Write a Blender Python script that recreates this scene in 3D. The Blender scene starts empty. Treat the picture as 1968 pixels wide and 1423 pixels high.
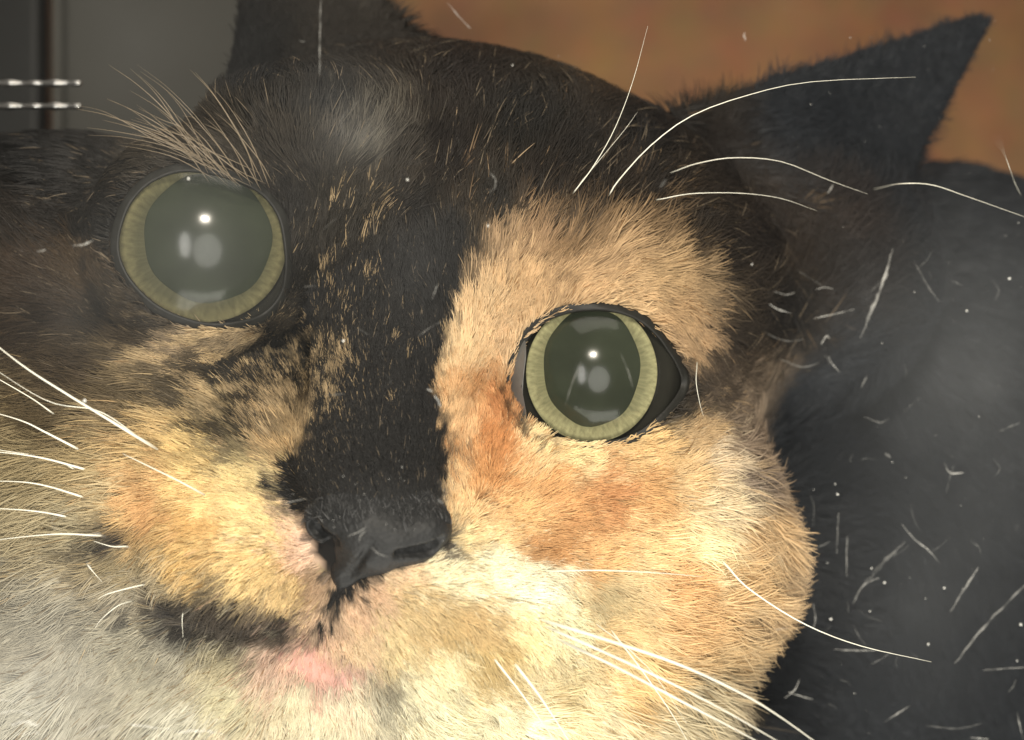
import bpy, math
import numpy as np
from mathutils import Vector, Matrix

rng = np.random.default_rng(7)
S = 0.09 / 1968.0            # metres per model unit (9 cm of kitten across the frame)
D = 3500.0                   # camera distance to the reference plane, model units
scene = bpy.context.scene
col = scene.collection

# ------------------------------------------------------------------ camera
cam_data = bpy.data.cameras.new('camera')
cam = bpy.data.objects.new('camera', cam_data)
col.objects.link(cam)
cam.location = (0, -D * S, 0)
cam.rotation_euler = (math.radians(90), 0, 0)
cam_data.sensor_width = 36.0
cam_data.lens = 36.0 * D / 1968.0
cam_data.clip_start = 0.005
cam_data.clip_end = 20.0
cam_data.dof.use_dof = True
cam_data.dof.focus_distance = (D - 40) * S
cam_data.dof.aperture_fstop = cam_data.lens / 1000.0 / (50 * S)
scene.camera = cam

# ------------------------------------------------------------------ light
world = bpy.data.worlds.new('World')
scene.world = world
world.use_nodes = True
wb = world.node_tree.nodes['Background']
wb.inputs['Color'].default_value = (1.0, 0.93, 0.82, 1)
wb.inputs['Strength'].default_value = 0.20

def area(name, loc, target, size, power, color, size_y=None):
    l = bpy.data.lights.new(name, 'AREA')
    l.shape = 'ELLIPSE' if name == 'window_lamp' else 'RECTANGLE'
    l.size = size * S
    l.size_y = (size_y or size) * S
    l.energy = power
    l.color = color
    o = bpy.data.objects.new(name, l)
    col.objects.link(o)
    o.location = Vector(loc) * S
    o.rotation_euler = (Vector(target) * S - o.location).to_track_quat('-Z', 'Y').to_euler()
    return o
area('key_lamp', (150, -3500, 1750), (0, 0, -150), 420, 0.22, (1.0, 0.91, 0.76), 260)
area('window_lamp', (900, -5600, -1000), (100, 0, -400), 3200, 0.30, (1.0, 0.97, 0.89), 3900)
area('window_lamp', (-1500, -5400, -300), (100, 0, -400), 1100, 0.16, (1.0, 0.97, 0.90), 2600)
area('ceiling_lamp', (500, -900, 6400), (200, 0, -300), 6000, 0.30, (1.0, 0.93, 0.82), 3600)
area('low_fill_lamp', (300, -1300, -5400), (100, 0, -500), 6000, 0.55, (1.0, 0.97, 0.88), 3600)  # unseen fill added below to brighten muzzle and chin

vs = scene.view_settings
vs.view_transform = 'Standard'
vs.look = 'None'
vs.exposure = 0.37
vs.gamma = 1.0
scene.cycles.use_denoising = True
scene.cycles.max_bounces = 8
scene.cycles.diffuse_bounces = 4
scene.cycles.transparent_max_bounces = 16
scene.cycles.volume_bounces = 0

# ------------------------------------------------------------------ helpers
def P(u, v, y):
    """photo position and depth -> model units (x right, y away, z up)"""
    k = (D + y) / D
    return np.stack(np.broadcast_arrays((np.asarray(u, float) - 984) * k, np.asarray(y, float), (711 - np.asarray(v, float)) * k), -1)

def proj(p):
    k = D / (D + p[..., 1])
    return p[..., 0] * k + 984, 711 - p[..., 2] * k

def srgb(*c):
    c = np.asarray(c, float) / 255.0
    return np.where(c <= 0.04045, c / 12.92, ((c + 0.055) / 1.055) ** 2.4)

def hash2(ix, iy, seed=0):
    h = (ix.astype(np.int64) * 374761393 + iy.astype(np.int64) * 668265263 + seed * 2147483647 + 1013904223) & 0xFFFFFFFF
    h = ((h ^ (h >> 13)) * 1274126177) & 0xFFFFFFFF
    h = ((h ^ (h >> 16)) * 2246822519) & 0xFFFFFFFF
    h = h ^ (h >> 15)
    return (h & 0xFFFFFF) / float(0x1000000)

def noise2(x, y, scale, seed=0):
    x = np.asarray(x) / scale; y = np.asarray(y) / scale
    ix = np.floor(x).astype(np.int64); iy = np.floor(y).astype(np.int64)
    fx = x - ix; fy = y - iy
    fx = fx * fx * (3 - 2 * fx); fy = fy * fy * (3 - 2 * fy)
    a = hash2(ix, iy, seed); b = hash2(ix + 1, iy, seed); c = hash2(ix, iy + 1, seed); d = hash2(ix + 1, iy + 1, seed)
    return (a * (1 - fx) + b * fx) * (1 - fy) + (c * (1 - fx) + d * fx) * fy

def poly_sd(u, v, poly):
    """signed distance to a closed outline, negative inside"""
    poly = np.asarray(poly, float)
    d = np.full(u.shape, 1e18); inside = np.zeros(u.shape, bool)
    n = len(poly)
    for i in range(n):
        ax, ay = poly[i]; bx, by = poly[(i + 1) % n]
        ex, ey = bx - ax, by - ay
        wx, wy = u - ax, v - ay
        t = np.clip((wx * ex + wy * ey) / (ex * ex + ey * ey + 1e-9), 0, 1)
        d = np.minimum(d, (wx - ex * t) ** 2 + (wy - ey * t) ** 2)
        cnd = (ay > v) != (by > v)
        xi = ax + (v - ay) / (by - ay + 1e-12) * ex
        inside ^= cnd & (u < xi)
    d = np.sqrt(d)
    return np.where(inside, -d, d)

def smooth_loop(pts, n):
    """closed Catmull-Rom through pts, n samples"""
    pts = np.asarray(pts, float); m = len(pts)
    t = np.linspace(0, m, n, endpoint=False); i = t.astype(int); f = (t - i)[:, None]
    p0, p1, p2, p3 = pts[(i - 1) % m], pts[i % m], pts[(i + 1) % m], pts[(i + 2) % m]
    return 0.5 * (2 * p1 + (p2 - p0) * f + (2 * p0 - 5 * p1 + 4 * p2 - p3) * f ** 2 + (3 * p1 - p0 - 3 * p2 + p3) * f ** 3)

def smooth_path(pts, n):
    pts = np.asarray(pts, float)
    q = np.vstack([2 * pts[0] - pts[1], pts, 2 * pts[-1] - pts[-2]])
    m = len(pts) - 1
    t = np.linspace(0, m, n); i = np.minimum(t.astype(int), m - 1); f = (t - i)[:, None]
    p0, p1, p2, p3 = q[i], q[i + 1], q[i + 2], q[i + 3]
    return 0.5 * (2 * p1 + (p2 - p0) * f + (2 * p0 - 5 * p1 + 4 * p2 - p3) * f ** 2 + (3 * p1 - p0 - 3 * p2 + p3) * f ** 3)

def new_obj(name, data, parent=None, mat=None):
    o = bpy.data.objects.new(name, data)
    col.objects.link(o)
    if parent: o.parent = parent
    if mat: data.materials.append(mat)
    return o

def mesh_obj(name, verts, faces, parent=None, mat=None, smooth=True):
    me = bpy.data.meshes.new(name)
    me.from_pydata([tuple(x) for x in (np.asarray(verts) * S)], [], [tuple(int(i) for i in f) for f in faces])
    me.update()
    if smooth: me.polygons.foreach_set('use_smooth', [True] * len(me.polygons))
    return new_obj(name, me, parent, mat)

def tag(o, label=None, category=None, group=None, kind=None):
    for k, x in (('label', label), ('category', category), ('group', group), ('kind', kind)):
        if x: o[k] = x
    return o

def surface_nets(f, lo, hi, cell):
    """closed surface of f(p)=0 as verts (n,3), quads (m,4)"""
    lo = np.asarray(lo, float); hi = np.asarray(hi, float)
    n = np.ceil((hi - lo) / cell).astype(int) + 1
    xs = [lo[i] + np.arange(n[i]) * cell for i in range(3)]
    F = np.empty(n, np.float32)
    for i in range(n[0]):
        yy, zz = np.meshgrid(xs[1], xs[2], indexing='ij')
        F[i] = f(np.stack([np.full_like(yy, xs[0][i]), yy, zz], -1))
    c = [F[a:n[0]-1+a, b:n[1]-1+b, d:n[2]-1+d] for a in (0, 1) for b in (0, 1) for d in (0, 1)]
    neg = sum((q < 0).astype(np.int8) for q in c)
    act = (neg > 0) & (neg < 8)
    idx = np.full(act.shape, -1, np.int64); ii = np.argwhere(act); idx[act] = np.arange(len(ii))
    vals = np.stack([q[act] for q in c], 1)
    offs = np.array([(a, b, d) for a in (0, 1) for b in (0, 1) for d in (0, 1)], float)
    acc = np.zeros((len(ii), 3)); cnt = np.zeros(len(ii))
    for a in range(8):
        for b in range(a + 1, 8):
            if np.abs(offs[a] - offs[b]).sum() == 1:
                va, vb = vals[:, a], vals[:, b]
                cr = (va < 0) != (vb < 0)
                t = np.where(cr, va / np.where(cr, va - vb, 1), 0)
                acc += np.where(cr[:, None], offs[a] + (offs[b] - offs[a]) * t[:, None], 0); cnt += cr
    V = lo + (ii + acc / cnt[:, None]) * cell
    quads = []
    neg3 = F < 0
    for ax in range(3):
        s0 = [slice(1, n[k] - 1) for k in range(3)]; s1 = list(s0)
        s0[ax] = slice(0, n[ax] - 1); s1[ax] = slice(1, n[ax])
        A, B = neg3[tuple(s0)], neg3[tuple(s1)]
        e = np.argwhere(A != B)
        base = e + np.array([0 if k == ax else 1 for k in range(3)])
        flip = A[tuple(e.T)]
        b1, b2 = (ax + 1) % 3, (ax + 2) % 3
        def at(d1, d2):
            q = base.copy(); q[:, b1] -= d1; q[:, b2] -= d2
            return idx[tuple(q.T)]
        Q = np.stack([at(0, 0), at(1, 0), at(1, 1), at(0, 1)], 1)
        quads.append(np.where(flip[:, None], Q, Q[:, ::-1]))
    Q = np.vstack(quads)
    return V, Q[(Q >= 0).all(1)]

def smin(a, b, k):
    h = np.clip(0.5 + 0.5 * (b - a) / k, 0, 1)
    return b * (1 - h) + a * h - k * h * (1 - h)
def smax(a, b, k): return -smin(-a, -b, k)
def ell(p, c, r, roll=0.0):
    q = p - c
    if roll:
        cs, sn = math.cos(roll), math.sin(roll)
        q = np.stack([q[..., 0] * cs - q[..., 2] * sn, q[..., 1], q[..., 0] * sn + q[..., 2] * cs], -1)
    r = np.asarray(r, float)
    k0 = np.sqrt(((q / r) ** 2).sum(-1)); k1 = np.sqrt(((q / (r * r)) ** 2).sum(-1)) + 1e-9
    return k0 * (k0 - 1) / k1
def cap(p, a, b, ra, rb):
    ba = b - a; t = np.clip(((p - a) @ ba) / (ba @ ba), 0, 1)
    return np.sqrt(((p - a - t[..., None] * ba) ** 2).sum(-1)) - (ra + (rb - ra) * t)
def tri(p, a, b, c):
    def d2(x): return (x * x).sum(-1)
    ba, cb, ac = b - a, c - b, a - c
    nor = np.cross(ba, ac)
    s = (np.sign((p - a) @ np.cross(ba, nor)) + np.sign((p - b) @ np.cross(cb, nor)) + np.sign((p - c) @ np.cross(ac, nor)))
    def seg(q, e): return d2(q - np.clip((q @ e) / (e @ e), 0, 1)[..., None] * e)
    e = np.minimum(np.minimum(seg(p - a, ba), seg(p - b, cb)), seg(p - c, ac))
    return np.sqrt(np.where(s < 2, e, ((p - a) @ nor) ** 2 / (nor @ nor)))

# ------------------------------------------------------------------ materials
def mat_new(name):
    m = bpy.data.materials.new(name); m.use_nodes = True
    nt = m.node_tree
    return m, nt, nt.nodes['Principled BSDF']
def node(nt, t, **kw):
    n = nt.nodes.new(t)
    for k, x in kw.items(): setattr(n, k, x)
    return n
def plain(name, rgb, rough=0.5, spec=0.4, bump=0.0, scale=400, noise_amt=0.25, metallic=0.0):
    m, nt, b = mat_new(name)
    tc = node(nt, 'ShaderNodeTexCoord')
    nz = node(nt, 'ShaderNodeTexNoise'); nz.inputs['Scale'].default_value = scale; nz.inputs['Detail'].default_value = 5
    nt.links.new(tc.outputs['Object'], nz.inputs['Vector'])
    mx = node(nt, 'ShaderNodeMix', data_type='RGBA')
    mx.inputs['A'].default_value = (*[c * (1 - noise_amt) for c in rgb], 1)
    mx.inputs['B'].default_value = (*[min(1, c * (1 + noise_amt)) for c in rgb], 1)
    nt.links.new(nz.outputs['Fac'], mx.inputs['Factor']); nt.links.new(mx.outputs['Result'], b.inputs['Base Color'])
    b.inputs['Roughness'].default_value = rough; b.inputs['Specular IOR Level'].default_value = spec; b.inputs['Metallic'].default_value = metallic
    if bump:
        bp = node(nt, 'ShaderNodeBump'); bp.inputs['Strength'].default_value = bump; bp.inputs['Distance'].default_value = 0.0003
        nt.links.new(nz.outputs['Fac'], bp.inputs['Height']); nt.links.new(bp.outputs['Normal'], b.inputs['Normal'])
    return m

def fur_mat(name, rough=0.45, spec=0.22):
    m, nt, b = mat_new(name)
    a = node(nt, 'ShaderNodeAttribute', attribute_name='pigment')
    nt.links.new(a.outputs['Color'], b.inputs['Base Color'])
    b.inputs['Roughness'].default_value = rough
    b.inputs['Specular IOR Level'].default_value = spec
    return m
M_fur = fur_mat('fur')
M_skin = fur_mat('undercoat', 0.9, 0.1)
M_whisker = plain('whisker', (0.86, 0.80, 0.68), 0.3, 0.6)
M_brow = plain('brow_hair', (0.20, 0.155, 0.10), 0.35, 0.6)
M_lid = plain('eyelid', (0.014, 0.0135, 0.011), 0.5, 0.25, 0.3, 900)
M_lip = plain('lip', (0.60, 0.33, 0.27), 0.45, 0.4, 0.3, 700)
M_sclera = plain('eyeball', (0.016, 0.0155, 0.012), 0.8, 0.05)
M_pupil = plain('pupil', (0.026, 0.031, 0.020), 0.9, 0.0, 0, 250, 0.5)

def iris_mat(name, inner, outer, r_in, r_out):
    m, nt, b = mat_new(name)
    tc = node(nt, 'ShaderNodeTexCoord'); sp = node(nt, 'ShaderNodeSeparateXYZ'); nt.links.new(tc.outputs['Object'], sp.inputs[0])
    ang = node(nt, 'ShaderNodeMath', operation='ARCTAN2'); nt.links.new(sp.outputs['Z'], ang.inputs[0]); nt.links.new(sp.outputs['X'], ang.inputs[1])
    ln = node(nt, 'ShaderNodeVectorMath', operation='LENGTH')
    cb0 = node(nt, 'ShaderNodeCombineXYZ'); nt.links.new(sp.outputs['X'], cb0.inputs[0]); nt.links.new(sp.outputs['Z'], cb0.inputs[2]); nt.links.new(cb0.outputs[0], ln.inputs[0])
    cb = node(nt, 'ShaderNodeCombineXYZ'); nt.links.new(ang.outputs[0], cb.inputs[0])
    mr = node(nt, 'ShaderNodeMapRange'); mr.inputs[1].default_value = r_in * S; mr.inputs[2].default_value = r_out * S; nt.links.new(ln.outputs['Value'], mr.inputs[0])
    ml = node(nt, 'ShaderNodeMath', operation='MULTIPLY'); nt.links.new(mr.outputs[0], ml.inputs[0]); ml.inputs[1].default_value = 0.10; nt.links.new(ml.outputs[0], cb.inputs[1])
    nz = node(nt, 'ShaderNodeTexNoise'); nz.inputs['Scale'].default_value = 17.0; nz.inputs['Detail'].default_value = 6; nt.links.new(cb.outputs[0], nz.inputs['Vector'])
    r = node(nt, 'ShaderNodeValToRGB'); e = r.color_ramp.elements
    e[0].position = 0.0; e[0].color = (*inner, 1); e[1].position = 1.0; e[1].color = (*[c * 0.55 for c in outer], 1)
    q = r.color_ramp.elements.new(0.75); q.color = (*outer, 1)
    nt.links.new(mr.outputs[0], r.inputs['Fac'])
    hs = node(nt, 'ShaderNodeMix', data_type='RGBA', blend_type='MULTIPLY'); hs.inputs['Factor'].default_value = 0.55
    nt.links.new(r.outputs['Color'], hs.inputs['A'])
    g = node(nt, 'ShaderNodeMapRange'); g.inputs[1].default_value = 0.3; g.inputs[2].default_value = 0.7; g.inputs[3].default_value = 0.35; g.inputs[4].default_value = 1.35
    nt.links.new(nz.outputs['Fac'], g.inputs[0]); nt.links.new(g.outputs[0], hs.inputs['B'])
    nt.links.new(hs.outputs['Result'], b.inputs['Base Color'])
    b.inputs['Roughness'].default_value = 0.7; b.inputs['Specular IOR Level'].default_value = 0.05
    return m

def clear_coat_mat(name, boost=1.0):
    """clear wet surface: looks through, mirrors at the angle-dependent share"""
    m, nt, b = mat_new(name); nt.nodes.remove(b)
    lw = node(nt, 'ShaderNodeLayerWeight'); lw.inputs['Blend'].default_value = 0.5
    pw = node(nt, 'ShaderNodeMath', operation='POWER'); pw.inputs[1].default_value = 5.0; nt.links.new(lw.outputs['Facing'], pw.inputs[0])
    fr = node(nt, 'ShaderNodeMath', operation='MULTIPLY_ADD'); fr.inputs[1].default_value = 0.96; fr.inputs[2].default_value = 0.03; nt.links.new(pw.outputs[0], fr.inputs[0])
    tr = node(nt, 'ShaderNodeBsdfTransparent'); gl = node(nt, 'ShaderNodeBsdfGlossy'); gl.inputs['Roughness'].default_value = 0.17
    mx = node(nt, 'ShaderNodeMixShader')
    ml = node(nt, 'ShaderNodeMath', operation='MULTIPLY'); ml.inputs[1].default_value = boost; nt.links.new(fr.outputs[0], ml.inputs[0])
    nt.links.new(ml.outputs[0], mx.inputs[0]); nt.links.new(tr.outputs[0], mx.inputs[1]); nt.links.new(gl.outputs[0], mx.inputs[2])
    nt.links.new(mx.outputs[0], nt.nodes['Material Output'].inputs['Surface'])
    return m
M_cornea = clear_coat_mat('cornea')

# ------------------------------------------------------------------ background of the enclosure
def wall_mat():
    m, nt, b = mat_new('brown_wall')
    tc = node(nt, 'ShaderNodeTexCoord')
    n1 = node(nt, 'ShaderNodeTexNoise'); n1.inputs['Scale'].default_value = 22; n1.inputs['Detail'].default_value = 4; n1.inputs['Distortion'].default_value = 0.4
    n2 = node(nt, 'ShaderNodeTexNoise'); n2.inputs['Scale'].default_value = 130; n2.inputs['Detail'].default_value = 6
    nt.links.new(tc.outputs['Object'], n1.inputs['Vector']); nt.links.new(tc.outputs['Object'], n2.inputs['Vector'])
    r = node(nt, 'ShaderNodeValToRGB'); e = r.color_ramp.elements
    e[0].position = 0.32; e[0].color = (0.17, 0.07, 0.020, 1); e[1].position = 0.70; e[1].color = (0.36, 0.175, 0.06, 1)
    nt.links.new(n1.outputs['Fac'], r.inputs['Fac'])
    mx = node(nt, 'ShaderNodeMix', data_type='RGBA', blend_type='MULTIPLY'); mx.inputs['Factor'].default_value = 0.5
    nt.links.new(r.outputs['Color'], mx.inputs['A']); nt.links.new(n2.outputs['Color'], mx.inputs['B'])
    nt.links.new(mx.outputs['Result'], b.inputs['Base Color']); b.inputs['Roughness'].default_value = 0.7
    bp = node(nt, 'ShaderNodeBump'); bp.inputs['Strength'].default_value = 0.3; bp.inputs['Distance'].default_value = 0.001
    nt.links.new(n2.outputs['Fac'], bp.inputs['Height']); nt.links.new(bp.outputs['Normal'], b.inputs['Normal'])
    return m

def box(name, lo, hi, mat, parent=None, bevel=0.0):
    lo = np.asarray(lo, float); hi = np.asarray(hi, float); c = (lo + hi) / 2
    v = [(x, y, z) for x in (lo[0], hi[0]) for y in (lo[1], hi[1]) for z in (lo[2], hi[2])]
    f = [(0, 1, 3, 2), (4, 6, 7, 5), (0, 4, 5, 1), (2, 3, 7, 6), (0, 2, 6, 4), (1, 5, 7, 3)]
    o = mesh_obj(name, np.array(v) - c, f, parent, mat, smooth=False)
    o.location = Vector(c) * S
    if bevel:
        b = o.modifiers.new('bevel', 'BEVEL'); b.width = bevel * S; b.segments = 3
    return o

wall = box('wall', P(-1800, -1500, 3200) + np.array([0, 0, -9000]), P(3600, -1500, 3200) + np.array([0, 120, 0]), wall_mat())
tag(wall, kind='structure')
M_grey = plain('grey_panel', (0.042, 0.040, 0.033), 0.6, 0.3, 0.1, 60, 0.15)
gp = box('back_panel', P(120, 2600, 2500), P(640, -900, 2560), M_grey, bevel=14)
tag(gp, 'blurred grey upright panel behind the dark ear at upper left', 'panel')
M_post = plain('dark_post', (0.008, 0.008, 0.007), 0.5, 0.3, 0.1, 60, 0.2)
dp = box('corner_post', P(-700, 2600, 2380), P(96, -900, 2520), M_post, bevel=20)
tag(dp, 'dark upright post at the upper left edge, beside the grey panel', 'post')
M_strip = plain('seal_strip', (0.05, 0.048, 0.04), 0.5, 0.3, 0.1, 60, 0.2)
st = box('seal_strip', P(100, 2600, 2420), P(128, -900, 2500), M_strip, bevel=6)
tag(st, 'thin pale upright strip between the dark post and the grey panel', 'strip')
M_chrome = plain('polished_metal', (0.40, 0.39, 0.37), 0.2, 0.5, 0.0, 300, 0.1, 1.0)

def tube_mesh(path, radii, sides=8):
    path = np.asarray(path, float); n = len(path)
    t = np.gradient(path, axis=0); t /= np.linalg.norm(t, axis=1)[:, None] + 1e-12
    up = np.array([0.0, 1.0, 0.03])
    a = np.cross(t, up); a /= np.linalg.norm(a, axis=1)[:, None] + 1e-12
    b = np.cross(t, a)
    th = np.arange(sides) * 2 * math.pi / sides
    r = np.asarray(radii, float)[:, None, None]
    V = path[:, None, :] + r * (np.cos(th)[None, :, None] * a[:, None, :] + np.sin(th)[None, :, None] * b[:, None, :])
    V = V.reshape(-1, 3); F = []
    for i in range(n - 1):
        for j in range(sides):
            k = (j + 1) % sides
            F.append((i * sides + j, i * sides + k, (i + 1) * sides + k, (i + 1) * sides + j))
    F.append(tuple(range(sides))[::-1]); F.append(tuple((n - 1) * sides + j for j in range(sides)))
    return V, F

for vv, lab in ((160, 'upper of two short shiny metal rods at the left edge'), (204, 'lower of two short shiny metal rods at the left edge')):
    a = P(-60, vv, 620); b = P(158, vv, 620)
    tq = np.linspace(0, 1, 60)
    pts = np.array([a + (b - a) * t for t in tq])
    V, F = tube_mesh(pts, 7.0 + 2.6 * np.sin(tq * 23 + vv) * np.sin(tq * 9 + 1) - 5 * (tq > 0.985) - 5 * (tq < 0.015), 16)
    c = V.mean(0)
    o = mesh_obj('metal_rod', V - c, F, None, M_chrome); o.location = Vector(c) * S
    tag(o, lab, 'rod', 'metal rods at the left edge')

# ------------------------------------------------------------------ kitten: body surface
ROLL = math.radians(17)
EYES = {
    'right': dict(c=P(1137, 716, 150), R=190.0, iris=(126, 134), pupil=(93, 114), poff=(0, -10),
        lid=[(982, 752), (990, 694), (1011, 650), (1042, 618), (1085, 599), (1135, 592), (1185, 596), (1228, 612), (1260, 638), (1286, 672), (1306, 706), (1313, 736), (1300, 766), (1268, 802), (1230, 832), (1185, 849), (1135, 853), (1085, 848), (1042, 834), (1010, 806), (992, 775)]),
    'left': dict(c=P(390, 468, 92), R=215.0, iris=(160, 152), pupil=(122, 124), poff=(10, -10),
        lid=[(224, 470), (232, 425), (252, 382), (290, 346), (345, 326), (405, 330), (462, 347), (507, 372), (537, 412), (549, 460), (552, 520), (540, 570), (505, 607), (455, 622), (400, 625), (345, 612), (297, 588), (256, 550), (232, 510)]),
}
NOSE = [(600, 1004), (622, 996), (655, 992), (720, 990), (790, 996), (840, 1008), (858, 1020), (850, 1046), (815, 1056), (775, 1072), (735, 1088), (705, 1108), (672, 1120), (640, 1108), (612, 1085), (596, 1055), (603, 1030)]
LIP = [(528, 1262), (560, 1243), (600, 1238), (632, 1250), (660, 1278), (690, 1306), (700, 1325), (672, 1330), (630, 1322), (590, 1310), (550, 1290)]
EAR_R = (P(1310, 240, 600), P(1680, 400, 860), P(1872, 54, 900))
EAR_L = (P(446, 330, 560), P(790, 150, 620), P(540, -280, 700))

def skin(p):
    d = ell(p, P(930, 505, 640), (705, 650, 452), ROLL)
    d = smin(d, cap(p, P(770, 560, 90), P(715, 985, -145), 165, 108), 110)
    d = smin(d, ell(p, P(1150, 1020, 310), (366, 355, 360)), 190)
    d = smin(d, ell(p, P(290, 930, 240), (400, 350, 370)), 120)
    d = smin(d, ell(p, P(680, 1150, 150), (430, 300, 320)), 160)
    d = smin(d, ell(p, P(1060, 1330, 360), (330, 330, 270)), 160)
    d = smin(d, ell(p, P(880, 1160, -20), (240, 200, 180), ROLL), 120)
    d = smin(d, ell(p, P(480, 1085, -60), (195, 180, 150), ROLL), 40)
    d = smin(d, ell(p, P(540, 1400, 60), (290, 215, 165)), 45)
    d = smin(d, ell(p, P(560, 260, 150), (180, 160, 130)), 130)
    d = smin(d, ell(p, P(650, 270, 110), (150, 150, 90)), 90)
    for e in EYES.values():
        d = smin(d, np.sqrt(((p - e['c']) ** 2).sum(-1)) - (e['R'] + 4), 50)
    er = tri(p, *EAR_R) - 19; er = np.where(er > 400, er, er)
    d = smin(d, er, 90)
    d = smin(d, tri(p, *EAR_L) - 30, 90)
    d = smin(d, ell(p, P(1480, 520, 850), (360, 330, 330)), 120)
    d = smin(d, ell(p, P(150, 500, 520), (450, 390, 265)), 120)
    d = smin(d, ell(p, P(900, 1640, 560), (760, 420, 480)), 120)
    d = smin(d, cap(p, P(900, 700, 760), P(1500, 1150, 1500), 430, 640), 150)
    d = smin(d, ell(p, P(1760, 1350, 1560), (1050, 620, 1480)), 160)
    d = smin(d, ell(p, P(160, 1420, 380), (620, 400, 470)), 120)
    # mouth crease and philtrum
    d = smax(d, -cap(p, P(665, 1125, -225), P(618, 1222, -215), 14, 14), 24)
    for a, b, r in (((618, 1222, -200), (500, 1228, -190), 20), ((500, 1228, -190), (330, 1190, -120), 20), ((618, 1224, -200), (712, 1292, -190), 16), ((712, 1292, -190), (790, 1420, -130), 18)):
        d = smax(d, -cap(p, P(*a), P(*b), r, r), 30)
    # seat of the nose leather
    # eye openings
    u, v = proj(p)
    for e in EYES.values():
        near = (np.abs(p - e['c']).max(-1) < e['R'] + 130) & (p[..., 1] < e['c'][1] + 40)
        if near.any():
            s = np.full(d.shape, 1e3)
            s[near] = poly_sd(u[near], v[near], e['lid'])
            # hollow out the opening back to just behind the eyeball's front
            d = np.where(near, np.maximum(d, -np.maximum(s - 5, -(40 + e['c'][1] - p[..., 1]))), d)
    return d

LO = (-1750, -420, -1650); HI = (2250, 1900, 1350)
V, Q = surface_nets(skin, LO, HI, 16.0)
def grad(f, p, h=6.0):
    g = np.stack([f(p + np.eye(3)[i] * h) - f(p - np.eye(3)[i] * h) for i in range(3)], -1)
    return g / (np.linalg.norm(g, axis=-1, keepdims=True) + 1e-9)

# keep what one could see from around the camera
kitten = bpy.data.objects.new('kitten', None); col.objects.link(kitten)
tag(kitten, 'tortoiseshell kitten with pale green eyes staring out through the scratched clear sheet', 'kitten')

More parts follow.
